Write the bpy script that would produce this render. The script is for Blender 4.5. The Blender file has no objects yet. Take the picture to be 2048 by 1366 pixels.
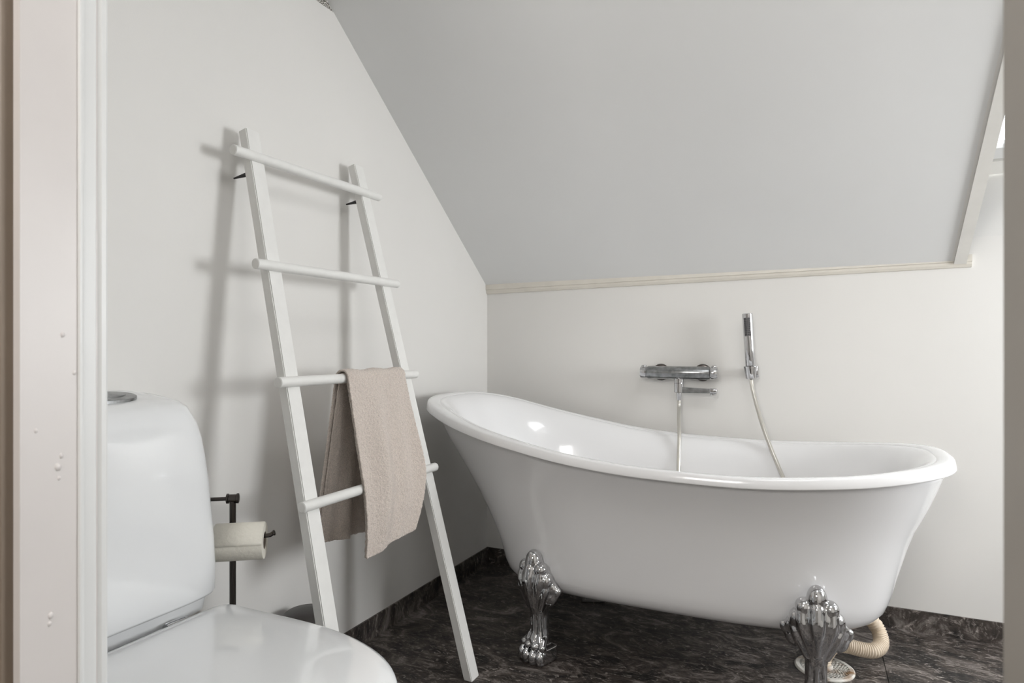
import bpy, bmesh, math, random
from mathutils import Vector, Matrix, noise
random.seed(7)
S = bpy.context.scene
COL = S.collection

# ------------------------------------------------------------------ camera
cam_d = bpy.data.cameras.new('camera')
cam = bpy.data.objects.new('camera', cam_d); COL.objects.link(cam)
cam.location = (1.3145, -2.534, 0.95)
cam.rotation_euler = (math.pi / 2, 0, 0.4395)
cam_d.sensor_width = 36.0
cam_d.lens = 1270.0 * 36.0 / 2048.0
cam_d.shift_y = (702.2 - 683.0) / 2048.0
cam_d.clip_start = 0.02
cam_d.dof.use_dof = True
cam_d.dof.focus_distance = 1.9
cam_d.dof.aperture_fstop = 10.0
S.camera = cam

# ------------------------------------------------------------------ light
S.view_settings.view_transform = 'Standard'
S.view_settings.look = 'None'
S.view_settings.gamma = 1.0
S.view_settings.use_curve_mapping = False
S.view_settings.exposure = 0.42
W = bpy.data.worlds.new('overcast_sky'); S.world = W
W.use_nodes = True
bg = W.node_tree.nodes['Background']
bg.inputs[0].default_value = (0.93, 0.97, 1.0, 1)
bg.inputs[1].default_value = 5.5

def area(name, loc, target, sx, sy, power, col=(1, 1, 1), portal=False):
    d = bpy.data.lights.new(name, 'AREA'); d.shape = 'RECTANGLE'; d.size = sx; d.size_y = sy
    d.energy = power; d.color = col
    o = bpy.data.objects.new(name, d); COL.objects.link(o); o.location = loc
    o.rotation_euler = (Vector(target) - Vector(loc)).to_track_quat('-Z', 'Y').to_euler()
    if portal: d.cycles.is_portal = True
    return o
SL = 0.7349                                  # rise of the sloped ceiling per metre
# daylight of the window in the right wall, and an added fill light in the hall behind the camera;
# the roof window itself is lit by the sky (the portal only tells the renderer where the opening is)
area('roof_window_portal', (2.23, -0.36, 1.93), (2.23, -0.952, 1.124), 0.80, 1.05, 1.0, portal=True)
area('window_daylight', (3.26, -0.65, 1.15), (0.0, -1.2, 1.05), 0.56, 0.66, 25.0, (0.97, 0.985, 1.0))
area('added_ceiling_fill', (1.55, -1.80, 2.34), (1.55, -1.80, 0.0), 0.55, 0.55, 5.5, (0.98, 0.985, 1.0))  # unseen fill light added to brighten lid, floor and tub
area('added_hall_fill', (1.0, -3.55, 1.65), (1.0, -1.0, 0.7), 0.6, 0.6, 14.0, (1.0, 0.965, 0.93))  # unseen light added to lift the tub front but miss the ladder

# ------------------------------------------------------------------ materials
def mat(name, col, rough=0.5, metal=0.0, coat=0.0, spec=0.5, noise_scale=None, noise_amt=0.0,
        bump_scale=None, bump=0.0, bump_dist=0.002, sheen=0.0):
    m = bpy.data.materials.new(name); m.use_nodes = True
    nt = m.node_tree; p = nt.nodes['Principled BSDF']
    p.inputs['Base Color'].default_value = (*col, 1)
    p.inputs['Roughness'].default_value = rough
    p.inputs['Metallic'].default_value = metal
    p.inputs['Coat Weight'].default_value = coat
    p.inputs['Coat Roughness'].default_value = 0.05
    p.inputs['Specular IOR Level'].default_value = spec
    if sheen: p.inputs['Sheen Weight'].default_value = sheen
    tc = nt.nodes.new('ShaderNodeTexCoord')
    if noise_scale:
        n = nt.nodes.new('ShaderNodeTexNoise'); n.inputs['Scale'].default_value = noise_scale
        n.inputs['Detail'].default_value = 4
        nt.links.new(tc.outputs['Object'], n.inputs['Vector'])
        r = nt.nodes.new('ShaderNodeValToRGB')
        r.color_ramp.elements[0].position = 0.3; r.color_ramp.elements[1].position = 0.7
        r.color_ramp.elements[0].color = (*[c * (1 - noise_amt) for c in col], 1)
        r.color_ramp.elements[1].color = (*[min(1, c * (1 + noise_amt * 0.5)) for c in col], 1)
        nt.links.new(n.outputs['Fac'], r.inputs['Fac'])
        nt.links.new(r.outputs['Color'], p.inputs['Base Color'])
    if bump_scale:
        n2 = nt.nodes.new('ShaderNodeTexNoise'); n2.inputs['Scale'].default_value = bump_scale
        n2.inputs['Detail'].default_value = 3
        nt.links.new(tc.outputs['Object'], n2.inputs['Vector'])
        b = nt.nodes.new('ShaderNodeBump'); b.inputs['Strength'].default_value = bump
        b.inputs['Distance'].default_value = bump_dist
        nt.links.new(n2.outputs['Fac'], b.inputs['Height'])
        nt.links.new(b.outputs['Normal'], p.inputs['Normal'])
    return m

M = {}
M['wall'] = mat('wall_paint', (0.765, 0.752, 0.725), 0.55, noise_scale=1.3, noise_amt=0.03, bump_scale=260, bump=0.12, bump_dist=0.001)
M['slope'] = mat('ceiling_paint', (0.79, 0.795, 0.79), 0.5, noise_scale=1.1, noise_amt=0.03, bump_scale=40, bump=0.06, bump_dist=0.002)
M['cream_trim'] = mat('cream_trim_paint', (0.70, 0.665, 0.595), 0.42, noise_scale=14, noise_amt=0.06, bump_scale=60, bump=0.08)
M['wall_low_bounce'] = mat('low_bounce_beige_paint', (0.52, 0.49, 0.45), 0.6, noise_scale=1.3, noise_amt=0.03)  # unseen door wall, toned down to cut the light it bounces back
M['trim'] = mat('trim_paint', (0.76, 0.745, 0.705), 0.42, noise_scale=14, noise_amt=0.05, bump_scale=60, bump=0.08)
M['frame'] = mat('door_frame_paint', (0.66, 0.62, 0.595), 0.4, noise_scale=5, noise_amt=0.06, bump_scale=30, bump=0.15, bump_dist=0.002)
M['frame_white'] = mat('moulding_paint', (0.72, 0.72, 0.705), 0.4, noise_scale=6, noise_amt=0.03)
M['frame_brown_shade'] = mat('shaded_beige_paint', (0.235, 0.185, 0.14), 0.5, noise_scale=7, noise_amt=0.12)  # beige darkened, with the shade of the recess put into the colour
M['frame_taupe_shade'] = mat('shaded_jamb_paint', (0.40, 0.365, 0.32), 0.5, noise_scale=5, noise_amt=0.10)  # shade of the unlit right jamb painted into its colour
M['acrylic'] = mat('white_acrylic', (0.83, 0.83, 0.835), 0.16, coat=0.5)
M['ceramic'] = mat('white_ceramic', (0.80, 0.81, 0.815), 0.10, coat=0.6)
M['chrome'] = mat('polished_chrome', (0.60, 0.60, 0.61), 0.045, metal=1.0)
M['chrome_worn'] = mat('limescaled_chrome', (0.34, 0.35, 0.355), 0.24, metal=1.0, noise_scale=60, noise_amt=0.35)
M['rubber'] = mat('dark_rubber', (0.03, 0.03, 0.032), 0.55)
M['hose'] = mat('satin_shower_hose', (0.62, 0.60, 0.55), 0.28, metal=0.75)
M['wood_white'] = mat('white_painted_wood', (0.80, 0.795, 0.77), 0.38, noise_scale=30, noise_amt=0.03, bump_scale=90, bump=0.05)
M['gunmetal'] = mat('dark_metal', (0.10, 0.09, 0.085), 0.25, metal=1.0)
M['paper'] = mat('toilet_tissue', (0.72, 0.69, 0.61), 0.9, bump_scale=110, bump=0.45, bump_dist=0.003)
M['card'] = mat('grey_card_core', (0.25, 0.21, 0.17), 0.9)
M['plastic_dark'] = mat('dark_plastic', (0.045, 0.04, 0.038), 0.4)
M['cream'] = mat('cream_plastic_hose', (0.74, 0.63, 0.50), 0.45, noise_scale=9, noise_amt=0.12)
M['gap'] = mat('dark_gap', (0.02, 0.02, 0.02), 0.9)

def floor_mat():
    m = bpy.data.materials.new('slate_vinyl'); m.use_nodes = True
    nt = m.node_tree; p = nt.nodes['Principled BSDF']; L = nt.links.new
    tc = nt.nodes.new('ShaderNodeTexCoord')
    def nz(scale, detail, dist, rough=0.6, stretch=None):
        n = nt.nodes.new('ShaderNodeTexNoise'); n.inputs['Scale'].default_value = scale
        n.inputs['Detail'].default_value = detail; n.inputs['Distortion'].default_value = dist
        n.inputs['Roughness'].default_value = rough
        if stretch:
            mp = nt.nodes.new('ShaderNodeMapping'); mp.inputs['Scale'].default_value = stretch
            mp.inputs['Rotation'].default_value = (0, 0, 0.5)
            L(tc.outputs['Object'], mp.inputs['Vector']); L(mp.outputs['Vector'], n.inputs['Vector'])
        else: L(tc.outputs['Object'], n.inputs['Vector'])
        return n
    a = nz(6.5, 12, 1.4, 0.72, (1.0, 1.8, 1.0))
    r = nt.nodes.new('ShaderNodeValToRGB'); e = r.color_ramp.elements
    e[0].position = 0.42; e[0].color = (0.011, 0.0095, 0.009, 1)
    e[1].position = 0.70; e[1].color = (0.30, 0.27, 0.25, 1)
    k = e.new(0.54); k.color = (0.062, 0.050, 0.043, 1)
    L(a.outputs['Fac'], r.inputs['Fac'])
    v = nz(17, 12, 2.6, 0.78, (1.0, 2.6, 1.0))
    r2 = nt.nodes.new('ShaderNodeValToRGB'); e = r2.color_ramp.elements
    e[0].position = 0.54; e[0].color = (0, 0, 0, 1); e[1].position = 0.70; e[1].color = (1, 1, 1, 1)
    L(v.outputs['Fac'], r2.inputs['Fac'])
    mx = nt.nodes.new('ShaderNodeMix'); mx.data_type = 'RGBA'
    mx.inputs['B'].default_value = (0.60, 0.54, 0.49, 1)
    L(r2.outputs['Color'], mx.inputs['Factor']); L(r.outputs['Color'], mx.inputs['A'])
    L(mx.outputs['Result'], p.inputs['Base Color'])
    g = nz(30, 6, 1.0, 0.7)
    mr = nt.nodes.new('ShaderNodeMapRange'); mr.inputs['To Min'].default_value = 0.28; mr.inputs['To Max'].default_value = 0.6
    L(g.outputs['Fac'], mr.inputs['Value']); L(mr.outputs['Result'], p.inputs['Roughness'])
    b = nt.nodes.new('ShaderNodeBump'); b.inputs['Strength'].default_value = 0.45; b.inputs['Distance'].default_value = 0.004
    L(v.outputs['Fac'], b.inputs['Height']); L(b.outputs['Normal'], p.inputs['Normal'])
    return m
M['floor'] = floor_mat()

def terry_mat():
    m = mat('beige_terry', (0.70, 0.615, 0.55), 0.95, sheen=0.3, noise_scale=330, noise_amt=0.22, bump_scale=420, bump=0.9, bump_dist=0.003)
    return m
M['terry'] = terry_mat()

def pattern_mat():
    m = bpy.data.materials.new('floral_border_paper'); m.use_nodes = True
    nt = m.node_tree; p = nt.nodes['Principled BSDF']; L = nt.links.new
    tc = nt.nodes.new('ShaderNodeTexCoord')
    v = nt.nodes.new('ShaderNodeTexVoronoi'); v.inputs['Scale'].default_value = 62
    L(tc.outputs['Object'], v.inputs['Vector'])
    mm = nt.nodes.new('ShaderNodeMath'); mm.operation = 'SINE'
    ml = nt.nodes.new('ShaderNodeMath'); ml.operation = 'MULTIPLY'; ml.inputs[1].default_value = 22
    L(v.outputs['Distance'], ml.inputs[0]); L(ml.outputs[0], mm.inputs[0])
    r = nt.nodes.new('ShaderNodeValToRGB'); e = r.color_ramp.elements
    e[0].position = 0.35; e[0].color = (0.16, 0.15, 0.13, 1); e[1].position = 0.55; e[1].color = (0.75, 0.73, 0.69, 1)
    L(mm.outputs[0], r.inputs['Fac']); L(r.outputs['Color'], p.inputs['Base Color'])
    p.inputs['Roughness'].default_value = 0.7
    return m
M['pattern'] = pattern_mat()

def glass_mat():
    m = bpy.data.materials.new('window_glass'); m.use_nodes = True
    nt = m.node_tree; nt.nodes.clear(); L = nt.links.new
    o = nt.nodes.new('ShaderNodeOutputMaterial'); mx = nt.nodes.new('ShaderNodeMixShader')
    t = nt.nodes.new('ShaderNodeBsdfTransparent'); g = nt.nodes.new('ShaderNodeBsdfGlossy')
    g.inputs['Roughness'].default_value = 0.02
    f = nt.nodes.new('ShaderNodeFresnel'); f.inputs['IOR'].default_value = 1.45
    L(f.outputs[0], mx.inputs[0]); L(t.outputs[0], mx.inputs[1]); L(g.outputs[0], mx.inputs[2]); L(mx.outputs[0], o.inputs[0])
    return m
M['glass'] = glass_mat()

# ------------------------------------------------------------------ helpers
def wloc(o):
    v = Vector((0, 0, 0))
    while o is not None:
        v += o.location; o = o.parent
    return v

def mk(name, bm, m, parent=None, smooth=False, sharp=None):
    """link a bmesh given in world coordinates as one mesh object"""
    if parent is not None:
        bmesh.ops.translate(bm, verts=bm.verts, vec=-wloc(parent))
    me = bpy.data.meshes.new(name); bm.to_mesh(me); bm.free()
    me.materials.append(M[m] if isinstance(m, str) else m)
    if smooth:
        for p in me.polygons: p.use_smooth = True
        if sharp: me.set_sharp_from_angle(angle=math.radians(sharp))
    o = bpy.data.objects.new(name, me); COL.objects.link(o)
    if parent is not None: o.parent = parent
    return o

def tag(o, label=None, cat=None, group=None, kind=None):
    if label: o['label'] = label
    if cat: o['category'] = cat
    if group: o['group'] = group
    if kind: o['kind'] = kind
    return o

def thing(name, loc, label, cat, group=None):
    o = bpy.data.objects.new(name, None); COL.objects.link(o)
    o.location = loc; o.empty_display_size = 0.05
    return tag(o, label, cat, group)

def a_box(bm, lo, hi, bev=0.0, seg=2):
    r = bmesh.ops.create_cube(bm, size=1.0)
    c = [(lo[i] + hi[i]) / 2 for i in range(3)]; s = [hi[i] - lo[i] for i in range(3)]
    for v in r['verts']: v.co = Vector([c[i] + v.co[i] * s[i] for i in range(3)])
    if bev > 0:
        es = list({e for v in r['verts'] for e in v.link_edges})
        bmesh.ops.bevel(bm, geom=es, offset=bev, segments=seg, affect='EDGES', profile=0.5)
    return bm

def box(name, lo, hi, m, parent=None, bev=0.0, smooth=False):
    return mk(name, a_box(bmesh.new(), lo, hi, bev), m, parent, smooth)

def a_quadgrid(bm, rows, closed_u=True, closed_v=False, cap0=False, cap1=False):
    """rows: list of rings (lists of Vectors of equal length)"""
    vs = [[bm.verts.new(p) for p in r] for r in rows]
    n = len(rows[0]); R = len(rows)
    for j in range(R if closed_v else R - 1):
        a = vs[j]; b = vs[(j + 1) % R]
        for i in range(n if closed_u else n - 1):
            k = (i + 1) % n
            bm.faces.new((a[i], a[k], b[k], b[i]))
    if cap0: bm.faces.new(list(reversed(vs[0])))
    if cap1: bm.faces.new(vs[-1])
    return vs

def frames(pts):
    T = []
    for i in range(len(pts)):
        a = pts[max(i - 1, 0)]; b = pts[min(i + 1, len(pts) - 1)]
        T.append((b - a).normalized())
    up = Vector((0, 0, 1)) if abs(T[0].z) < 0.9 else Vector((1, 0, 0))
    N = [(up - T[0] * up.dot(T[0])).normalized()]
    for i in range(1, len(pts)):
        n = N[-1] - T[i] * N[-1].dot(T[i]); N.append(n.normalized())
    return T, N

def a_tube(bm, pts, rad, seg=16, cap=True):
    pts = [Vector(p) for p in pts]
    if not hasattr(rad, '__len__'): rad = [rad] * len(pts)
    T, N = frames(pts); rows = []
    for p, t, n, r in zip(pts, T, N, rad):
        b = t.cross(n)
        rows.append([p + (n * math.cos(2 * math.pi * i / seg) + b * math.sin(2 * math.pi * i / seg)) * r for i in range(seg)])
    a_quadgrid(bm, rows, cap0=cap, cap1=cap)
    return bm

def tube(name, pts, rad, m, parent=None, seg=16, sharp=40):
    bm = a_tube(bmesh.new(), pts, rad, seg)
    bmesh.ops.recalc_face_normals(bm, faces=bm.faces)
    return mk(name, bm, m, parent, True, sharp)

def catmull(P, n):
    P = [Vector(p) for p in P]; Q = [P[0] * 2 - P[1]] + P + [P[-1] * 2 - P[-2]]; out = []
    for i in range(1, len(Q) - 2):
        for k in range(n):
            t = k / n
            out.append(0.5 * ((2 * Q[i]) + (Q[i + 1] - Q[i - 1]) * t + (2 * Q[i - 1] - 5 * Q[i] + 4 * Q[i + 1] - Q[i + 2]) * t * t
                              + (3 * Q[i] - Q[i - 1] - 3 * Q[i + 1] + Q[i + 2]) * t ** 3))
    out.append(P[-1]); return out

def a_lathe(bm, prof, origin, axis, seg=32, ring=False):
    """prof: (radius, distance along axis)"""
    ax = Vector(axis).normalized(); o = Vector(origin)
    n = ax.orthogonal().normalized(); b = ax.cross(n); rows = []
    for r, h in prof:
        r = max(r, 1e-5)
        rows.append([o + ax * h + (n * math.cos(2 * math.pi * i / seg) + b * math.sin(2 * math.pi * i / seg)) * r for i in range(seg)])
    a_quadgrid(bm, rows, closed_v=ring, cap0=not ring, cap1=not ring)
    return bm

def lathe(name, prof, origin, axis, m, parent=None, seg=32, sharp=35, ring=False):
    bm = a_lathe(bmesh.new(), prof, origin, axis, seg, ring)
    bmesh.ops.recalc_face_normals(bm, faces=bm.faces)
    return mk(name, bm, m, parent, True, sharp)

def a_prism(bm, poly, z0, z1):
    """vertical prism of a plan polygon"""
    lo = [bm.verts.new((x, y, z0)) for x, y in poly]; hi = [bm.verts.new((x, y, z1)) for x, y in poly]
    n = len(poly)
    for i in range(n):
        k = (i + 1) % n; bm.faces.new((lo[i], lo[k], hi[k], hi[i]))
    bm.faces.new(list(reversed(lo))); bm.faces.new(hi)
    bmesh.ops.recalc_face_normals(bm, faces=bm.faces)
    return bm

def a_extrude(bm, poly3, vec):
    """solid from a planar 3-D polygon pushed along vec"""
    a = [bm.verts.new(Vector(p)) for p in poly3]; b = [bm.verts.new(Vector(p) + Vector(vec)) for p in poly3]
    n = len(a)
    for i in range(n):
        k = (i + 1) % n; bm.faces.new((a[i], a[k], b[k], b[i]))
    bm.faces.new(list(reversed(a))); bm.faces.new(b)
    bmesh.ops.recalc_face_normals(bm, faces=bm.faces)
    return bm

def interp(tab, x):
    if x <= tab[0][0]: return tab[0][1]
    for (a, b), (c, d) in zip(tab, tab[1:]):
        if x <= c: return b + (d - b) * (x - a) / (c - a)
    return tab[-1][1]

def sinterp(tab, x):
    """smooth (monotone cubic) table look-up"""
    n = len(tab); X = [t[0] for t in tab]; Y = [t[1] for t in tab]
    if x <= X[0]: return Y[0]
    if x >= X[-1]: return Y[-1]
    d = [(Y[i + 1] - Y[i]) / (X[i + 1] - X[i]) for i in range(n - 1)]
    m = [d[0]] + [0 if d[i - 1] * d[i] <= 0 else 2 * d[i - 1] * d[i] / (d[i - 1] + d[i]) for i in range(1, n - 1)] + [d[-1]]
    for i in range(n - 1):
        if x <= X[i + 1]:
            h = X[i + 1] - X[i]; t = (x - X[i]) / h
            return ((1 + 2 * t) * (1 - t) ** 2 * Y[i] + t * (1 - t) ** 2 * h * m[i] + t * t * (3 - 2 * t) * Y[i + 1] + t * t * (t - 1) * h * m[i + 1])

# ------------------------------------------------------------------ the room
ZK = 1.236          # height of the knee wall where the slope starts
XN = 1.765          # left side of the roof-window niche
XW = 2.70           # right side of the niche
XR = 3.30           # right wall
YD = -2.145         # room side of the door wall
ZC = 2.36           # flat ceiling
VC = (ZC - ZK) / SL

fl = tag(box('floor', (-0.02, -3.9, -0.06), (XR + 0.1, 0.02, -0.006), 'gap'), kind='structure')
for nm, (x0, x1) in {'a': (-0.02, 1.5165), 'b': (1.5185, XR + 0.1)}.items():
    o = box('vinyl_sheet', (x0, -3.9, -0.006), (x1, 0.02, 0.0), 'floor', fl)
tag(box('wall_left', (-0.12, -2.3, -0.06), (0.0, 0.0, 2.6), 'wall'), kind='structure')
bm = bmesh.new()
a_box(bm, (-0.12, 0.0, -0.06), (XN, 0.12, ZK + 0.005))
tag(mk('wall_back', bm, 'wall'), kind='structure')
# niche wall below the roof window, its lining leans outwards above the bend
bm = a_extrude(bmesh.new(), [(XN, 0, -0.06), (XN, 0, 1.325), (XN, 0.13, 1.56), (XN, 0.26, 1.56), (XN, 0.26, -0.06)], (XW - XN, 0, 0))
tag(mk('wall_niche', bm, 'wall'), kind='structure')
tag(box('wall_back_right', (XW, 0.0, -0.06), (XR + 0.12, 0.12, ZK + 0.005), 'wall'), kind='structure')
# right wall with a tall window opening
def wall_with_hole(name, x0, x1, ya, yb, za, zb, y0, y1, z0, z1, m):
    bm = bmesh.new()
    a_box(bm, (x0, ya, za), (x1, y0, zb)); a_box(bm, (x0, y1, za), (x1, yb, zb))
    a_box(bm, (x0, y0, za), (x1, y1, z0)); a_box(bm, (x0, y0, z1), (x1, y1, zb))
    return tag(mk(name, bm, m), kind='structure')
wall_with_hole('wall_right', XR, XR + 0.12, -2.3, 0.3, -0.06, 2.6, -0.95, -0.35, 0.80, 1.48, 'wall')
w2 = tag(bpy.data.objects.new('window_2', None), kind='structure'); COL.objects.link(w2); w2.location = (XR, -0.65, 0.80)
bm = bmesh.new()
for lo, hi in (((XR + .03, -.95, .80), (XR + .09, -.35, .85)), ((XR + .03, -.95, 1.43), (XR + .09, -.35, 1.48)),
               ((XR + .03, -.95, .85), (XR + .09, -.90, 1.43)), ((XR + .03, -.40, .85), (XR + .09, -.35, 1.43))):
    a_box(bm, lo, hi, 0.004)
mk('window_frame', bm, 'trim', w2)
box('pane', (XR + .055, -.90, .85), (XR + .06, -.40, 1.43), 'glass', w2)

# sloped ceiling: slab left of the niche, slab above the roof window
def slope_slab(bm, x0, x1, v0, v1, t=0.10):
    n = Vector((0, SL, 1)).normalized()         # outward normal (y = -v)
    p = [Vector((x0, -v0, ZK + SL * v0)), Vector((x0, -v1, ZK + SL * v1)), Vector((x1, -v1, ZK + SL * v1)), Vector((x1, -v0, ZK + SL * v0))]
    return a_extrude(bm, p, n * t)
bm = slope_slab(bmesh.new(), -0.1, XN, -0.02, VC + 0.05, 0.36)
tag(mk('ceiling_slope', bm, 'slope'), kind='structure')
bm = slope_slab(bmesh.new(), XW, XR + 0.1, -0.02, VC + 0.05, 0.36)
tag(mk('ceiling_slope_right', bm, 'slope'), kind='structure')
bm = slope_slab(bmesh.new(), XN, XW, 0.95, VC + 0.05, 0.36)
tag(mk('ceiling_slope_niche', bm, 'slope'), kind='structure')
tag(box('ceiling', (-0.1, -3.9, ZC), (XR + 0.1, -VC + 0.02, ZC + 0.1), 'slope'), kind='structure')

# roof window in the outer roof plane
w1 = tag(bpy.data.objects.new('window_1', None), kind='structure'); COL.objects.link(w1); w1.location = (2.2, 0.1, 1.56)
nrm = Vector((0, SL, 1)).normalized(); up = Vector((0, -1, SL)).normalized()
o0 = Vector((XN, 0.115, 1.55))
def roofbar(bm, x0, x1, s0, s1, d0, d1, bev=0.003):
    c = []
    for x in (x0, x1):
        for s in (s0, s1):
            for d in (d0, d1): c.append(Vector((x, o0.y, o0.z)) + up * s + nrm * d)
    vs = [bm.verts.new(p) for p in c]
    for f in ((0, 1, 3, 2), (4, 6, 7, 5), (0, 4, 5, 1), (2, 3, 7, 6), (0, 2, 6, 4), (1, 5, 7, 3)):
        bm.faces.new([vs[i] for i in f])
    bmesh.ops.recalc_face_normals(bm, faces=bm.faces)
    return bm
bm = bmesh.new()
for a in ((XN, XW, 0.0, 0.055), (XN, XW, 1.15, 1.22), (XN, XN + .05, .055, 1.15), (XW - .05, XW, .055, 1.15)):
    roofbar(bm, *a, 0.0, 0.06)
mk('window_frame', bm, 'trim', w1)
bm = bmesh.new()
for a in ((XN + .05, XW - .05, 0.056, 0.10), (XN + .05, XW - .05, 1.10, 1.149), (XN + .05, XN + .09, .10, 1.10), (XW - .09, XW - .05, .10, 1.10)):
    roofbar(bm, *a, 0.012, 0.05)
mk('sash', bm, 'frame_white', w1)
mk('pane', roofbar(bmesh.new(), XN + .088, XW - .088, .098, 1.102, .028, .034), 'glass', w1)
# side and head linings of the niche
bm = a_extrude(bmesh.new(), [(XN, 0.27, 1.0), (XN, -0.02, 1.25), (XN, -1.02, 1.25 + SL), (XN, -1.02, 2.35), (XN, 0.27, 1.75)], (-0.03, 0, 0))
tag(mk('wall_niche_lining', bm, 'wall'), kind='structure')

# wooden trims along the knee wall and the niche edge
bm = a_extrude(bmesh.new(), [(0.001, 0, 1.205), (0.001, -0.007, 1.206), (0.001, -0.011, 1.214), (0.001, -0.012, 1.222), (0.001, -0.016, 1.224), (0.001, -0.016, 1.246), (0.001, 0, 1.246)], (1.792, 0, 0.021))
tag(mk('trim_1', bm, 'cream_trim'), kind='structure')
n_in = Vector((0, -SL, -1)).normalized()
p0 = Vector((XN - 0.022, 0, ZK)) + n_in * 0.002
pa = p0 + up * 0.012; pb = p0 + up * 1.25
bm = bmesh.new()
q = [pa, pa + Vector((0.034, 0, 0)), pa + Vector((0.034, 0, 0)) + n_in * 0.006, pa + n_in * 0.006]
a_extrude(bm, q, pb - pa)
tag(mk('trim_2', bm, 'trim'), kind='structure')
# open joints where the trims have come away from the board
t1 = bpy.data.objects['trim_1']
for xa, xb, h in ((0.95, 1.22, .0012), (1.22, 1.55, .0016), (1.55, 1.748, .0022)):
    za = 1.2465 + xa / 1.792 * .021; zb = 1.2465 + xb / 1.792 * .021
    mk('open_joint', a_extrude(bmesh.new(), [(xa, -.0155, za - .0005), (xb, -.0155, zb - .0005), (xb, -.0155, zb + h), (xa, -.0155, za + h * .6)], (0, .006, 0)), 'gap', t1)


# vinyl upstands round the room
tag(box('baseboard_left', (0.0, -2.1, 0.0), (0.006, 0.0, 0.0715), 'floor'), kind='structure')
bb = tag(box('baseboard_back', (0.006, -0.006, 0.0), (1.5215, 0.0, 0.0715), 'floor'), kind='structure')
box('vinyl_strip', (1.5235, -0.006, 0.0), (XR, 0.0, 0.0715), 'floor', bb)
tag(box('baseboard_right', (XR - 0.006, -2.1, 0.0), (XR, -0.006, 0.0715), 'floor'), kind='structure')

# caulk bead up the corner and patterned border paper high on the left wall
bm = a_extrude(bmesh.new(), [(0.0002, y, z) for y, z in ((-1.018, 1.981), (-1.45, 1.981), (-1.45, 2.08), (-1.150, 2.08))], (0.0012, 0, 0))
tag(mk('trim_3', bm, 'pattern'), kind='structure')

# door wall, hall
tag(box('wall_door', (-0.12, YD - 0.09, -0.06), (0.66, YD, 2.6), 'wall_low_bounce'), kind='structure')
tag(box('wall_door_right', (1.44, YD - 0.09, -0.06), (XR + 0.12, YD, 2.6), 'wall_low_bounce'), kind='structure')
tag(box('wall_door_head', (0.66, YD - 0.09, 2.06), (1.44, YD, 2.6), 'wall'), kind='structure')
tag(box('wall_hall_back', (-0.12, -4.0, -0.06), (XR + 0.12, -3.9, 2.6), 'wall'), kind='structure')
tag(box('wall_hall_left', (-0.2, -3.9, -0.06), (-0.12, -2.2, 2.6), 'wall'), kind='structure')
tag(box('wall_hall_right', (XR + 0.1, -3.9, -0.06), (XR + 0.2, -2.2, 2.6), 'wall'), kind='structure')

d1 = tag(bpy.data.objects.new('door_1', None), kind='structure'); COL.objects.link(d1); d1.location = (1.05, YD, 0)
XL, XRJ = 0.7005, 1.4005
def prof(name, pts, x, s, m, z1=2.06):
    bm = a_prism(bmesh.new(), [(x + s * a, YD + b) for a, b in pts], 0.0, z1)
    return mk(name, bm, m, d1, False)
prof('jamb', [(-0.04, -0.004), (-0.002, -0.004), (-0.002, -0.0745), (-0.04, -0.0745)], XL, 1, 'frame')
prof('moulding', [(-0.03, 0.0), (-0.001, 0.0), (0.0, -0.002), (0.0, -0.006), (-0.0015, -0.008), (-0.0025, -0.0095), (-0.001, -0.0115),
                  (-0.0005, -0.022), (0.0008, -0.0245), (0.0008, -0.0262), (-0.002, -0.027), (-0.03, -0.027)], XL, 1, 'frame_white')
prof('rebate', [(-0.04, -0.0745), (-0.012, -0.0745), (-0.013, -0.083), (-0.016, -0.085), (-0.016, -0.13), (-0.04, -0.13)], XL, 1, 'frame_brown_shade')
prof('jamb', [(0.04, 0.0), (0.002, 0.0), (0.0, -0.003), (0.0, -0.115), (0.04, -0.115)], XRJ, 1, 'frame_taupe_shade')
box('head_jamb', (0.66, YD - 0.115, 2.03), (1.44, YD, 2.06), 'frame', d1)
# chipped paint blisters on the left jamb
for py, pz, r in ((-0.044, 0.845, .0036), (-0.041, 0.855, .0024), (-0.043, 0.835, .002), (-0.05, 0.713, .003), (-0.051, 0.706, .0022), (-0.03, 0.93, .002), (-0.062, 0.88, .002), (-0.037, 0.60, .0022), (-0.04, 0.965, .0025)):
    bm = bmesh.new(); bmesh.ops.create_uvsphere(bm, u_segments=10, v_segments=6, radius=r)
    for v in bm.verts:
        v.co = Vector((XL - 0.002 + v.co.x * 0.3, YD + py + v.co.y * 0.8, pz + v.co.z * (1 + 0.4 * noise.noise(v.co * 700))))
    mk('paint_blister', bm, 'frame', d1, True)

# ------------------------------------------------------------------ bathtub
VC_T = 0.467                                   # distance of the tub's long axis from the back wall
tub = thing('bathtub', (0.86, -VC_T, 0.0), 'white freestanding slipper bathtub on chrome claw feet along the back wall', 'bathtub')
ZR = [(0.0, .826), (.1, .7898), (.2, .7630), (.3, .7345), (.42, .7058), (.55, .6805), (.7, .6562), (.9, .6385), (1.15, .6325), (1.4, .6445), (1.55, .6600), (1.7, .6780)]
def zrim(u): return sinterp(ZR, u)
NT = 128
def outline(uL, uR, b, n, th, nl=None):
    c, s = math.cos(th), math.sin(th)
    cx = 0.86
    a = (uR - cx) if c >= 0 else (cx - uL)
    if nl and c < 0: n = nl
    k = (abs(c) ** n + abs(s) ** n) ** (-1.0 / n)
    return cx + a * c * k, b * s * k
RIM = dict(uL=0.084, uR=1.662, b=0.3945, n=2.9, nl=3.3)
OUT_L = [(0.0, .415), (0.05, .382), (0.103, .365), (.243, .340), (.405, .295), (.54, .250), (.69, .192), (.85, .135), (1.0, .104)]
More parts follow.
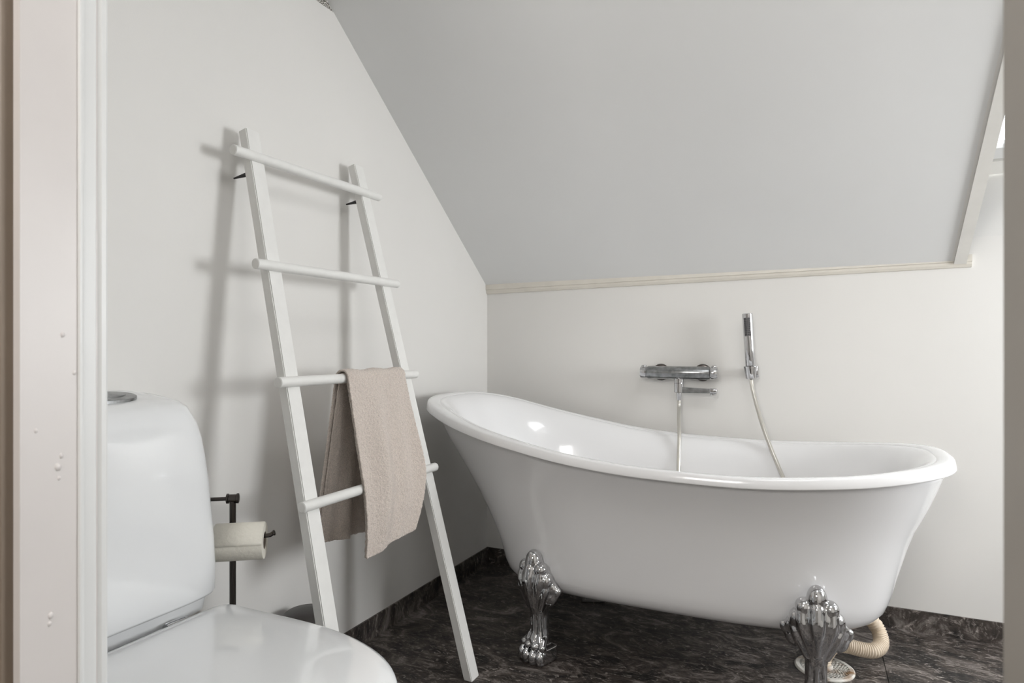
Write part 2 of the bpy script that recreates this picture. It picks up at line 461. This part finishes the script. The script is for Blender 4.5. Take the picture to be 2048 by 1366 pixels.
OUT_R = [(0.0, 1.40), (0.05, 1.463), (0.11, 1.497), (.20, 1.515), (.33, 1.531), (.48, 1.551), (.585, 1.566), (.71, 1.594), (.83, 1.617), (1.0, 1.644)]
OUT_B = [(0.0, .195), (0.05, .240), (0.11, .262), (.25, .272), (.43, .285), (.62, .302), (.76, .320), (.88, .344), (1.0, .374)]
OUT_N = [(0.0, 3.1), (1.0, 2.95)]
ZB = 0.185
def ring_outer(t):
    row = []
    for i in range(NT):
        th = 2 * math.pi * i / NT
        u, w = outline(sinterp(OUT_L, t), sinterp(OUT_R, t), sinterp(OUT_B, t), interp(OUT_N, t), th)
        ur, _ = outline(RIM['uL'], RIM['uR'], RIM['b'], RIM['n'], th, RIM['nl'])
        zt = zrim(ur) - 0.020
        row.append(Vector((u, -VC_T - w, ZB + t * (zt - ZB))))
    return row
IN_T = [1, 1, 1, 1, 1, 1, 1, .72, .58, .44, .32, .22, .15, .11, .09]
IN_OFF = [.038, .050, .060, .070, .082, .096, .111, .124, .136, .150, .168, .195, .235, .29, .36]
IN_DZ = [-.0062, -.0072, -.0125, -.021, -.034, -.055, -.088]
def ring_inner(k):
    t = IN_T[k]; o = IN_OFF[k]; row = []
    for i in range(NT):
        th = 2 * math.pi * i / NT
        ell = 1.0 + 1.1 * max(0.0, -math.cos(th)) * (1 - t)
        n = RIM['n'] - .5 * (1 - t); nl = RIM['nl'] - .8 * (1 - t)
        u, w = outline(RIM['uL'] + o * ell, RIM['uR'] - o, RIM['b'] - o * (1 - .1 * (1 - t)), n, th, nl)
        ur, _ = outline(RIM['uL'], RIM['uR'], RIM['b'], RIM['n'], th, RIM['nl'])
        zt = zrim(ur)
        z = zt + IN_DZ[k] if k < len(IN_DZ) else ZB + 0.01 + t * (zt - .010 - ZB - 0.01)
        row.append(Vector((u, -VC_T - w, z)))
    return row
bm = bmesh.new()
rows = [[Vector((0.92 + (p.x - 0.92) * f, -VC_T + (p.y + VC_T) * f, ZB - 0.004 * (1 - f))) for p in ring_outer(0)] for f in (0.05, 0.6)]
ts = [0, .02, .045, .08, .13, .19, .25, .34, .43, .52, .62, .70, .76, .82, .88, .94, 1.0]
rows += [ring_outer(t) for t in ts]
rows += [ring_inner(k) for k in range(len(IN_T))]
last = rows[-1]; zc = sum(p.z for p in last) / NT
rows += [[Vector((0.9 + (p.x - 0.9) * f, -VC_T + (p.y + VC_T) * f, zc - 0.004 * (1 - f))) for p in last] for f in (0.6, 0.05)]
a_quadgrid(bm, rows, cap0=True, cap1=True)
bmesh.ops.recalc_face_normals(bm, faces=bm.faces)
mk('basin', bm, 'acrylic', tub, True)
# rolled rim
bm = bmesh.new(); rows = []
prof_r = [(0.044, -0.028), (0.047, -0.013), (0.0440, -0.0066), (0.036, -0.0027), (0.024, -0.0005), (0.013, 0.0), (0.0075, -0.0015), (0.0045, -0.005), (0.0025, -0.014), (0.0, -0.024), (0.0008, -0.027), (0.004, -0.0275), (0.016, -0.026), (0.034, -0.028)]
for o, dz in prof_r:
    row = []
    for i in range(NT):
        th = 2 * math.pi * i / NT
        u, w = outline(RIM['uL'] + o, RIM['uR'] - o, RIM['b'] - o, RIM['n'], th, RIM['nl'])
        ur, _ = outline(RIM['uL'], RIM['uR'], RIM['b'], RIM['n'], th, RIM['nl'])
        row.append(Vector((u, -VC_T - w, zrim(ur) + dz)))
    rows.append(row)
a_quadgrid(bm, rows, closed_v=True)
bmesh.ops.recalc_face_normals(bm, faces=bm.faces)
mk('rim', bm, 'acrylic', tub, True)

# claw feet: blobs fused into one casting
def foot_mesh():
    bm = bmesh.new()
    def ell(c, r, rot=None):
        q = bmesh.ops.create_uvsphere(bm, u_segments=20, v_segments=12, radius=1.0)
        Mx = Matrix.Diagonal((*r, 1))
        if rot: Mx = (Matrix.Rotation(rot[2], 4, 'Z') @ Matrix.Rotation(rot[1], 4, 'Y') @ Matrix.Rotation(rot[0], 4, 'X')) @ Mx
        for v in q['verts']: v.co = (Mx @ v.co) + Vector(c)
    def cap(pts, rads, seg=16):
        P = catmull(pts, 6); R = []
        for i in range(len(P)):
            f = i / (len(P) - 1) * (len(rads) - 1); a = int(min(f, len(rads) - 2)); R.append(rads[a] + (rads[a + 1] - rads[a]) * (f - a))
        a_tube(bm, P, R, seg)
        ell(P[0], (R[0],) * 3); ell(P[-1], (R[-1],) * 3)
    # shank from paw to the acanthus head
    cap([(0, -.026, .045), (0, -.024, .10), (0, -.026, .16), (0, -.036, .215), (0, -.046, .27)], [.033, .027, .027, .036, .034])
    ell((0, -.046, .262), (.054, .041, .060)); ell((0, -.044, .226), (.050, .037, .046))
    cap([(0, -.040, .235), (0, -.036, .195), (0, -.030, .150)], [.046, .037, .027])
    # crest: big knob above a fluted keel
    ell((0, -.054, .318), (.0255, .028, .038))
    cap([(0, -.072, .298), (0, -.079, .255), (0, -.064, .180)], [.018, .017, .008])
    for s in (-1, 1):
        cap([(s * .011, -.083, .290), (s * .009, -.091, .255), (s * .002, -.070, .188)], [.0042, .0045, .003])
        ell((s * .031, -.054, .298), (.021, .025, .023))                       # upper scrolls
        cap([(s * .036, -.066, .283), (s * .033, -.070, .250), (s * .013, -.056, .184)], [.013, .014, .010])
        ell((s * .047, -.048, .264), (.019, .023, .027))                       # second scrolls
        cap([(s * .052, -.052, .252), (s * .046, -.058, .226), (s * .022, -.048, .174)], [.011, .013, .012])
        ell((s * .062, -.030, .224), (.030, .014, .019), (0, s * -.75, 0))     # wings
        ell((s * .046, -.034, .214), (.030, .020, .030), (0, s * -.85, 0))
        ell((s * .052, -.034, .240), (.024, .020, .026))
        cap([(s * .014, -.050, .165), (s * .017, -.046, .10), (s * .022, -.052, .066)], [.005, .007, .011])   # tendons
    cap([(0, -.053, .170), (0, -.051, .10), (0, -.056, .068)], [.006, .008, .013])
    # paw block and toes
    a_box(bm, (-.046, -.056, .0), (.046, .004, .050), 0.005)
    for k, x in enumerate((-.036, -.0125, .0125, .036)):
        d = -.006 if k in (1, 2) else 0.002
        cap([(x * .8, -.042, .066), (x, -.059 + d, .054)], [.0115, .0125])
        ell((x, -.068 + d, .023), (.0135, .016, .0225))
        ell((x, -.064 + d, .008), (.0130, .017, .009))
    for v in bm.verts: v.co.z = max(v.co.z, 0.0)
    me = bpy.data.meshes.new('foot_raw'); bm.to_mesh(me); bm.free()
    ob = bpy.data.objects.new('foot_raw', me); COL.objects.link(ob)
    md = ob.modifiers.new('r', 'REMESH'); md.mode = 'VOXEL'; md.voxel_size = 0.0023; md.use_smooth_shade = True
    sm = ob.modifiers.new('s', 'SMOOTH'); sm.iterations = 7; sm.factor = 0.5
    dg = bpy.context.evaluated_depsgraph_get(); dg.update()
    out = bpy.data.meshes.new_from_object(ob.evaluated_get(dg))
    bpy.data.objects.remove(ob)
    out.name = 'foot'
    for p in out.polygons: p.use_smooth = True
    out.materials.clear(); out.materials.append(M['chrome'])
    zm = min(v.co.z for v in out.vertices)
    for v in out.vertices: v.co.z -= zm
    return out
fm = foot_mesh()
for x, v, rz in ((0.566, 0.694, -20), (1.326, 0.692, 3), (0.572, 0.238, 200), (1.323, 0.238, 177)):
    o = bpy.data.objects.new('foot', fm); COL.objects.link(o); o.parent = tub
    o.location = Vector((x, -v, 0)) - tub.location
    if x < 1: o.scale = (1, 1, 0.965)
    o.rotation_euler = (0, 0, math.radians(rz)); o['label'] = 'polished chrome lion claw foot'

# floor drain and its corrugated waste hose
dr = thing('floor_drain', (1.352, -0.415, 0.0), 'round cream perforated floor drain cover below the bathtub', 'drain')
def drain_mat():
    m = mat('aged_cream_plastic', (0.72, 0.70, 0.65), 0.45)
    nt = m.node_tree; p = nt.nodes['Principled BSDF']
    n = nt.nodes.new('ShaderNodeTexNoise'); n.inputs['Scale'].default_value = 22; n.inputs['Detail'].default_value = 6
    tc = nt.nodes.new('ShaderNodeTexCoord'); nt.links.new(tc.outputs['Object'], n.inputs['Vector'])
    r = nt.nodes.new('ShaderNodeValToRGB'); e = r.color_ramp.elements
    e[0].position = .52; e[0].color = (0.72, 0.70, 0.65, 1); e[1].position = .72; e[1].color = (0.30, 0.17, 0.08, 1)
    nt.links.new(n.outputs['Fac'], r.inputs['Fac']); nt.links.new(r.outputs['Color'], p.inputs['Base Color'])
    return m
M['drain'] = drain_mat()
RD = 0.082
lathe('rim_ring', [(RD - .014, .0), (RD, .0), (RD, .003), (RD - .004, .006), (RD - .014, .006)], (1.352, -.415, 0.0), (0, 0, 1), 'drain', dr, 48, ring=True)
lathe('sump', [(RD - .014, .0005), (RD - .014, .0012)], (1.352, -.415, 0.0), (0, 0, 1), 'gap', dr, 40)
# perforated plate: a polar grid of webs with open holes
bm = bmesh.new()
def web(bm, r0, r1, a0, a1, z0=.0025, z1=.0055):
    P = []
    for z in (z0, z1):
        for r, a in ((r0, a0), (r1, a0), (r1, a1), (r0, a1)):
            P.append(bm.verts.new((1.352 + r * math.cos(a), -.415 + r * math.sin(a), z)))
    for f in ((3, 2, 1, 0), (4, 5, 6, 7), (0, 1, 5, 4), (1, 2, 6, 5), (2, 3, 7, 6), (3, 0, 4, 7)): bm.faces.new([P[i] for i in f])
rr = [.020, .031, .042, .053, .064]
for r in rr + [0.0685]:
    for i in range(48): web(bm, r - .0024, r + .0024, 2 * math.pi * i / 48, 2 * math.pi * (i + 1) / 48)
for k in range(len(rr)):
    ra = rr[k]; rb = (rr + [.0685])[k + 1]; n = int(2 * math.pi * ra / .0105)
    for i in range(n):
        a = 2 * math.pi * (i + .5 * (k % 2)) / n; w = .0021 / ra
        web(bm, ra, rb, a - w, a + w)
mk('perforated_plate', bm, 'drain', dr)
lathe('hose_socket', [(.014, .001), (.024, .001), (.024, .008), (.020, .012), (.014, .012)], (1.352, -.415, 0.0), (0, 0, 1), 'drain', dr, 32, ring=True)

path = catmull([(1.352, -.415, .004), (1.354, -.408, .034), (1.376, -.380, .058), (1.411, -.357, .056), (1.452, -.342, .046), (1.488, -.325, .042), (1.510, -.290, .052),
                (1.506, -.262, .080), (1.484, -.262, .112), (1.452, -.290, .142), (1.425, -.325, .165), (1.408, -.352, .172)], 24)
cum = [0.0]
for a, b in zip(path, path[1:]): cum.append(cum[-1] + (b - a).length)
tot = cum[-1]; st = 0.0011; res = []; j = 0; s = 0
while s < tot:
    while cum[j + 1] < s: j += 1
    f = (s - cum[j]) / (cum[j + 1] - cum[j]); res.append((path[j].lerp(path[j + 1], f), s)); s += st
rad = []
for p, s in res:
    f = s / tot
    pitch = 0.0068 if f < .66 else 0.0130
    r0 = .0205 if f > .1 else .0165 + .004 * f / .1
    rad.append(r0 + (0.0038 if f < .66 else .0040) * (abs(math.sin(math.pi * s / pitch)) - .5))
wh = tag(tube('waste_hose', [p for p, s in res], rad, 'cream', None, 22, None), 'cream corrugated plastic waste hose curling from under the bathtub to the floor drain', 'hose')

# ------------------------------------------------------------------ bath mixer
ZM, YM = 0.867, -0.060
mx = thing('bath_mixer', (0.858, 0.0, ZM), 'worn chrome thermostatic bath mixer tap on the back wall', 'tap')
lathe('body', [(.0235, 0), (.0248, .003), (.0248, .232), (.0235, .235)], (.738, YM, ZM), (1, 0, 0), 'chrome_worn', mx, 36)
for x0, d in ((.7365, -1), (.9755, 1)):
    k = lathe('knob', [(.0215, 0), (.0215, .002), (.0235, .003), (.0240, .021), (.0215, .0255), (.012, .0265)], (x0, YM, ZM), (d, 0, 0), 'chrome', mx, 32)
    bm = bmesh.new(); xa, xb = sorted((x0 + d * .004, x0 + d * .0215))
    a_box(bm, (xa, YM - .012, ZM + .019), (xb, YM + .012, ZM + .029), 0.004, 3)
    mk('grip', bm, 'chrome', k, True, 40)
for x in (.778, .938):
    lathe('wall_rosette', [(.033, 0), (.033, .006), (.029, .012), (.018, .014), (.015, .030)], (x, 0, ZM), (0, -1, 0), 'gunmetal', mx, 32)
    lathe('union_nut', [(.017, .014), (.017, .04)], (x, 0, ZM), (0, -1, 0), 'chrome_worn', mx, 6)
lathe('outlet', [(.0150, 0.018), (.0182, .022), (.0182, .038), (.0172, .039), (.0172, .040), (.0182, .041), (.0182, .074), (.016, .076)], (.858, YM, ZM), (0, 0, -1), 'chrome', mx, 28)
bm = a_extrude(bmesh.new(), [(.866, YM - .011, .8125), (.985, YM - .011, .8075), (.985, YM - .011, .7920), (.866, YM - .011, .7905)], (0, .022, 0))
bmesh.ops.bevel(bm, geom=list(bm.edges), offset=.002, segments=2, affect='EDGES')
sp = mk('spout', bm, 'chrome_worn', mx)
bm = bmesh.new(); a_box(bm, (.972, YM - .013, .7905), (.9985, YM + .013, .8095), .004, 3)
mk('spout_tip', bm, 'chrome', sp, True, 40)
lathe('aerator', [(.0105, 0), (.0115, .001), (.0115, .006), (.010, .0065)], (.984, YM, .7905), (0, 0, -1), 'chrome', sp, 24)
lathe('hose_nut', [(.0105, 0), (.0105, .003), (.0075, .030), (.0065, .031)], (.858, YM, .7915), (0, 0, -1), 'chrome', mx, 20)

# ------------------------------------------------------------------ hand shower
HB = Vector((1.1165, -.052, .870)); HT = Vector((1.1045, -.060, 1.088)); ax = (HT - HB).normalized()
hs = thing('hand_shower', tuple(HB), 'slim chrome stick hand shower with its hose in the wall holder', 'shower')
Lh = (HT - HB).length
lathe('handle', [(.0155, 0), (.0175, .004), (.0178, Lh * .45), (.0186, Lh * .9), (.0186, Lh - .002), (.0170, Lh)], HB, ax, 'chrome', hs, 36)
fdir = Vector((-0.10, -0.99, 0)); fdir = (fdir - ax * fdir.dot(ax)).normalized(); sd = ax.cross(fdir)
bm = bmesh.new(); rows = []
for j in range(13):
    h = Lh * (.62 + .31 * j / 12); row = []
    for i in range(11):
        a = math.radians(-34 + 68 * i / 10); row.append(HB + ax * h + (fdir * math.cos(a) + sd * math.sin(a)) * .0190)
    rows.append(row)
a_quadgrid(bm, rows, closed_u=False)
bmesh.ops.recalc_face_normals(bm, faces=bm.faces)
for f in bm.faces:
    if f.normal.dot(fdir) < 0: f.normal_flip()
plate = mk('spray_plate', bm, mat('grey_spray_plate', (.16, .16, .165), .35, metal=.6), hs, True)
for j in range(9):
    for i in range(4):
        a = math.radians(-25.5 + 17 * i); h = Lh * (.645 + .26 * j / 8)
        c = HB + ax * h + (fdir * math.cos(a) + sd * math.sin(a)) * .0190
        nn = (fdir * math.cos(a) + sd * math.sin(a))
        lathe('nozzle', [(.0019, -.001), (.0019, .0012), (.0012, .002)], c, nn, 'rubber', plate, 8)
hold = thing('shower_holder', (1.117, 0.0, .86), 'small chrome wall bracket gripping the hand shower', 'holder')
lathe('cup', [(.0175, 0), (.0190, .001), (.0248, .043), (.0248, .0455), (.0195, .0455), (.0188, .040)], (1.1175, -.052, .849), (-.04, -.02, 1), 'chrome', hold, 32, ring=True)
bm = bmesh.new(); a_box(bm, (1.103, -.034, .853), (1.134, -.001, .886), .004, 2); mk('wall_mount', bm, 'chrome_worn', hold, True, 40)
bm = bmesh.new(); a_box(bm, (1.132, -.058, .853), (1.1435, -.028, .896), .004, 2); mk('cheek', bm, 'chrome', hold, True, 40)
hp = catmull([(.858, YM, .762), (.859, YM - .004, .735), (.866, -.105, .69), (.876, -.150, .64), (.880, -.180, .575), (.884, -.215, .49), (.895, -.27, .38), (.94, -.36, .285), (1.06, -.46, .262),
              (1.20, -.50, .268), (1.29, -.45, .32), (1.29, -.36, .40), (1.258, -.27, .475), (1.222, -.205, .545), (1.190, -.165, .615), (1.162, -.128, .685), (1.140, -.09, .750), (1.123, -.063, .810), (1.1170, -.052, .848)], 14)
tube('hose', hp, .0068, 'hose', hs, 14)
hs.children[-1]['label'] = 'flexible metal shower hose hanging into the tub'

# ------------------------------------------------------------------ towel ladder
ld = thing('towel_ladder', (0.43, -1.18, 0.0), 'white wooden towel ladder with four round rungs leaning on the left wall', 'ladder')
KX, XF = 0.251, 0.437                          # lean of the ladder's front face
def lx(z): return XF - KX * z
nl = Vector((1, 0, KX)).normalized()
TH = 0.027
for (yt, yb, ztop, s) in ((-1.402, -1.463, 1.500, 0), (-.985, -.936, 1.523, 1)):
    wdt = 0.043
    c = []
    for (z, y) in ((0.0, yb), (ztop, yt)):
        for dy in (0, wdt):
            for b in (0, 1):
                p = Vector((lx(z), y + dy, z)) - nl * (TH * b)
                if z == 0.0: p.x = lx(0) - b * TH / nl.x; p.z = 0.0
                c.append(p)
    bm = bmesh.new(); vs = [bm.verts.new(p) for p in c]
    for f in ((0, 1, 3, 2), (4, 6, 7, 5), (0, 4, 5, 1), (2, 3, 7, 6), (0, 2, 6, 4), (1, 5, 7, 3)): bm.faces.new([vs[i] for i in f])
    bmesh.ops.recalc_face_normals(bm, faces=bm.faces)
    bmesh.ops.bevel(bm, geom=list(bm.edges), offset=.0022, segments=2, affect='EDGES')
    rail = mk('rail', bm, 'wood_white', ld)
    zb = ztop - .105; q = Vector((lx(zb), yt + .018 - (yt - yb) * .08, zb)) - nl * TH
    lathe('wall_bumper', [(.0065, 0), (.006, .008), (.002, max(.018, q.x - .003))], q + nl * .002, (-1, 0, -.1), 'rubber', rail, 14)
RUNGS = [(1.431, -1.458, -.897, .010), (1.156, -1.456, -.897, .006), (.879, -1.455, -.898, .001), (.601, -1.455, -.898, 0)]
for z, y0, y1, dz in RUNGS:
    bm = bmesh.new(); x = lx(z) + .003
    a = Vector((x, y0, z - dz / 2)); b = Vector((x, y1, z + dz / 2)); d = (b - a)
    a_lathe(bm, [(.0105, 0), (.0125, .0015), (.0125, d.length - .0015), (.0105, d.length)], a, d, 24)
    bmesh.ops.recalc_face_normals(bm, faces=bm.faces)
    mk('rung', bm, 'wood_white', ld, True, 35)

# ------------------------------------------------------------------ towel
def towel_sheet(off, y_in, NS=330, NW=120):
    """sheet over the third rung; off = distance from the inner skin"""
    z3, z4 = .879, .601; x3 = lx(z3) + .003; x4 = lx(z4) + .003
    R = .0135 + off
    P = []
    nb = int(NS * .42)
    for i in range(nb):
        f = i / nb; z = .462 + (z3 - .462) * f
        P.append((Vector((x3 - R - .012 * (1 - f), 0, z)), Vector((-1, 0, 0)), 'b', f))
    for i in range(13):
        a = math.pi - math.pi * i / 12 * .95
        P.append((Vector((x3 + R * math.cos(a), 0, z3 + R * math.sin(a))), Vector((math.cos(a), 0, math.sin(a))), 't', i / 12))
    nf = NS - nb - 13
    for i in range(1, nf + 1):
        f = i / nf; z = z3 - (z3 - .437) * f
        if z > z4: x = x3 + (x4 + .002 - x3) * (z3 - z) / (z3 - z4)
        else: x = x4 + .002 + .012 * math.sin(min(1, (z4 - z) / .12) * math.pi / 2)
        P.append((Vector((x + R, 0, z)), Vector((1, 0, .15)).normalized(), 'f', f))
    rows = []
    for p, n, part, f in P:
        row = []
        for j in range(NW + 1):
            w = j / NW
            if part == 'b':
                g = 1 - f; yl = -1.238 - .052 * g; yr = -.99 - .05 * g
                wave = .012 * g * math.sin(w * 13 + .6) + .006 * g * math.sin(w * 27 + 2)
                drop = .02 * g * w
            elif part == 't':
                yl, yr = -1.238, -.987; wave = .002 * math.sin(w * 15) ; drop = 0
            else:
                yl = -1.238 - .030 * f; yr = -.987 - .022 * f - .058 * max(0, (f - .6) / .4) ** 1.3
                wave = (.011 * math.sin(w * 8.5 - 1.6 + f * 1.1) + .006 * math.sin(w * 17 + 1 + 2 * f)) * min(1, f * 2.2) * (1 - .6 * max(0, (f - .55) / .45))
                drop = -.022 * f * f * w + .0015 * math.sin(w * 9) * f
            yl += y_in; yr -= y_in * .4
            q = p + n * wave; q = Vector((q.x, yl + (yr - yl) * w, q.z - drop))
            t = noise.noise(q * 150) * .0013 + noise.noise(q * 330) * .0016
            q += n * t
            row.append(q)
        rows.append(row)
    return rows
def towel_obj(name, off, y_in, parent=None):
    bm = bmesh.new(); a_quadgrid(bm, towel_sheet(off, y_in), closed_u=False)
    bmesh.ops.recalc_face_normals(bm, faces=bm.faces)
    bmesh.ops.solidify(bm, geom=bm.faces, thickness=.0042)
    return mk(name, bm, 'terry', parent, True)
tw = tag(towel_obj('towel', .0095, 0.0), 'beige terry towel folded double over the third rung of the ladder', 'towel')
towel_obj('inner_layer', .0012, 0.006, tw)

# ------------------------------------------------------------------ toilet
YT = -1.775
to = thing('toilet', (0.30, YT, 0.0), 'white ceramic toilet with closed lid against the left wall', 'toilet')
def ring_se(x0, x1, hw, z, n=5.0, seg=72, zf=0.0):
    cx = (x0 + x1) / 2; a = (x1 - x0) / 2; row = []
    for i in range(seg):
        th = 2 * math.pi * i / seg; c, s = math.cos(th), math.sin(th)
        x = cx + a * math.copysign(abs(c) ** (2 / n), c)
        row.append(Vector((x, YT + hw * math.copysign(abs(s) ** (2 / n), s), z - zf * (x - x0) / max(x1 - x0, 1e-4))))
    return row
def loft(name, rings, m, parent, sharp=None):
    bm = bmesh.new(); a_quadgrid(bm, rings, cap0=True, cap1=True)
    bmesh.ops.recalc_face_normals(bm, faces=bm.faces)
    return mk(name, bm, m, parent, True, sharp)
cist = [(.440, .198, .014, .180, 5), (.4415, .204, .010, .187, 5), (.447, .206, .008, .190, 5), (.50, .206, .008, .192, 5), (.56, .202, .008, .192, 5), (.62, .196, .008, .190, 5),
        (.68, .191, .008, .188, 5), (.73, .185, .008, .184, 5), (.77, .179, .008, .180, 5), (.80, .172, .008, .175, 4.8), (.825, .164, .008, .168, 4.6), (.843, .160, .010, .159, 4.5), (.856, .150, .013, .147, 4.2), (.865, .132, .018, .130, 3.8), (.871, .098, .03, .105, 3.2), (.8735, .03, .05, .08, 2.5)]
loft('cistern', [ring_se(a, b, hw, z, n, zf=.016 * max(0, (z - .80) / .07)) for z, hw, a, b, n in cist], 'ceramic', to)
loft('cistern_base', [ring_se(.012, .172, .188, .41, 5), ring_se(.012, .176, .194, .438, 5)], 'ceramic', to, 40)
def oval(cx, cy, a, b, z0, z1, inset=.003, tilt=.12, seg=40):
    rows = []
    for (k, z) in ((0, z0), (0, z1 - inset * .6), (inset, z1)):
        rows.append([Vector((cx + (a - k) * math.cos(t), cy + (b - k) * math.sin(t), z - tilt * (a * math.cos(t)))) for t in (2 * math.pi * i / seg for i in range(seg))])
    return rows
bp = loft('flush_button', oval(.092, YT, .034, .070, .845, .8650, tilt=.20), 'chrome_worn', to, 40)
for s in (-1, 1):
    rows = []
    for k, z in ((0, .860), (0, .8655), (.002, .8668)):
        r = []
        for i in range(25):
            t = -math.pi / 2 + math.pi * i / 24; x = .092 + (.021 - k) * math.sin(t); r.append(Vector((x, YT + s * (.002 + (.046 - k) * math.cos(t) + k), z - .20 * (x - .092))))
        rows.append(r)
    loft('button_half', rows, 'chrome_worn', bp, 40)
# lid, seat and bowl
def dshape(x0, xc, a, hw, z, seg=40, rear=.03):
    row = []
    for i in range(seg + 1):
        t = -math.pi / 2 + math.pi * i / seg
        row.append(Vector((xc + a * math.cos(t) ** .96 if math.cos(t) > 0 else xc, YT + hw * math.sin(t), z)))
    k = 8
    for i in range(k + 1):
        t = math.pi / 2 + (math.pi / 2) * i / k
        row.append(Vector((x0 + rear + rear * math.cos(t), YT + hw - rear + rear * math.sin(t), z)))
    for i in range(k + 1):
        t = math.pi + (math.pi / 2) * i / k
        row.append(Vector((x0 + rear + rear * math.cos(t), YT - hw + rear + rear * math.sin(t), z)))
    return row
def dlayers(L): return [dshape(x0, xc, a, hw, z, rear=rr_) for x0, xc, a, hw, z, rr_ in L]
loft('lid', dlayers([(.204, .41, .330, .186, .404, .03), (.201, .41, .336, .192, .408, .03), (.200, .41, .338, .194, .416, .03), (.202, .41, .335, .191, .4225, .03), (.208, .41, .327, .183, .4262, .028),
                     (.225, .41, .30, .157, .4290, .022), (.26, .41, .23, .11, .4305, .015), (.31, .40, .12, .05, .431, .01)]), 'ceramic', to)
loft('seat', dlayers([(.206, .41, .320, .180, .382, .03), (.203, .41, .328, .186, .386, .03), (.203, .41, .328, .186, .399, .03), (.206, .41, .322, .182, .4025, .03)]), 'ceramic', to)
for s in (-1, 1):
    lathe('hinge', [(.011, 0), (.012, .002), (.012, .038), (.011, .04)], (.190, YT + s * .085 - .02, .412), (0, 1, 0), 'chrome', to, 16)
loft('bowl', dlayers([(.06, .30, .20, .115, .0, .05), (.06, .30, .20, .115, .03, .05), (.06, .30, .19, .112, .12, .05), (.05, .32, .22, .125, .20, .05), (.03, .36, .29, .155, .29, .04), (.02, .40, .325, .178, .35, .04), (.02, .41, .328, .182, .378, .04), (.03, .41, .320, .176, .3815, .04)]), 'ceramic', to)

# ------------------------------------------------------------------ paper stand, roll, bin
ps = thing('paper_stand', (.087, -1.464, 0), 'dark metal toilet paper stand behind the toilet', 'stand')
lathe('base', [(.075, 0), (.078, .002), (.078, .010), (.070, .014), (.012, .018)], (.087, -1.464, 0), (0, 0, 1), 'gunmetal', ps, 36)
tube('pole', [(.087, -1.464, .014), (.087, -1.464, .598)], .0072, 'gunmetal', ps, 18)
axd = Vector((.80, .60, 0)).normalized()
c0 = Vector((.087, -1.464, .604))
lathe('joint', [(.009, -.014), (.0118, -.013), (.0118, -.009), (.0098, -.008), (.0098, .008), (.0118, .009), (.0118, .013), (.009, .014)], c0, axd, 'gunmetal', ps, 24)
tube('cross_arm', [c0 - axd * .012, c0 - axd * .085], .0046, 'gunmetal', ps, 14)
rc = Vector((.160, -1.507, .5235)); RL, RR = .052, .0405
coreo = Vector((0, 0, .0105))
tube('roll_arm', catmull([Vector((.087, -1.464, .545)) - axd * .0, rc - axd * .075 + coreo + Vector((-.02, .015, 0)), rc - axd * .066 + coreo, rc + coreo, rc + axd * (RL + .004) + coreo, rc + axd * (RL + .018) + coreo + Vector((0, 0, .005))], 6), .0048, 'gunmetal', ps, 14)
lathe('end_cap', [(.0048, 0), (.0062, .001), (.0062, .004), (.0045, .005)], rc + axd * (RL + .017) + coreo + Vector((0, 0, .0048)), axd + Vector((0, 0, .3)), 'gunmetal', ps, 16)
tr = thing('toilet_roll', tuple(rc - Vector((0, 0, RR))), 'cream embossed toilet paper roll on the dark stand', 'toilet roll')
lathe('paper', [(.0195, -RL), (RR - .001, -RL), (RR, -RL + .002), (RR, RL - .002), (RR - .001, RL), (.0195, RL), (.0195, -RL)][:-1], rc, axd, 'paper', tr, 48, ring=True)
# open the core: tube of card inside
bm = bmesh.new()
a_lathe(bm, [(.0194, -RL + .001), (.0194, RL - .001), (.0180, RL - .001), (.0180, -RL + .001)], rc, axd, 32, True)
bmesh.ops.recalc_face_normals(bm, faces=bm.faces)
mk('core', bm, 'card', tr, True, 30)
bm = bmesh.new(); rows = []
side = Vector((0, 0, 1)).cross(axd)             # sheet end lying on the roll
for j in range(2):
    row = []
    for i in range(14):
        a = math.radians(2 + 110 * i / 13); d = (-side if side.dot(Vector((.8, -.7, 0))) < 0 else side)
        row.append(rc + axd * (RL * (2 * j - 1) * .995) + (d * math.cos(a) + Vector((0, 0, 1)) * math.sin(a)) * (RR + .0012))
    rows.append(row)
a_quadgrid(bm, rows, closed_u=False); bmesh.ops.recalc_face_normals(bm, faces=bm.faces); bmesh.ops.solidify(bm, geom=bm.faces, thickness=.0006)
mk('loose_sheet', bm, 'paper', tr, True)

bn = thing('waste_bin', (.105, -1.240, 0), 'small dark round bin by the wall behind the ladder foot', 'bin')
lathe('body', [(.052, 0), (.054, .004), (.063, .235), (.063, .238)], (.105, -1.240, 0), (0, 0, 1), 'plastic_dark', bn, 36)
lathe('lid', [(.062, .238), (.0655, .240), (.0655, .250), (.055, .258), (.02, .262)], (.105, -1.240, 0), (0, 0, 1), 'plastic_dark', bn, 36)
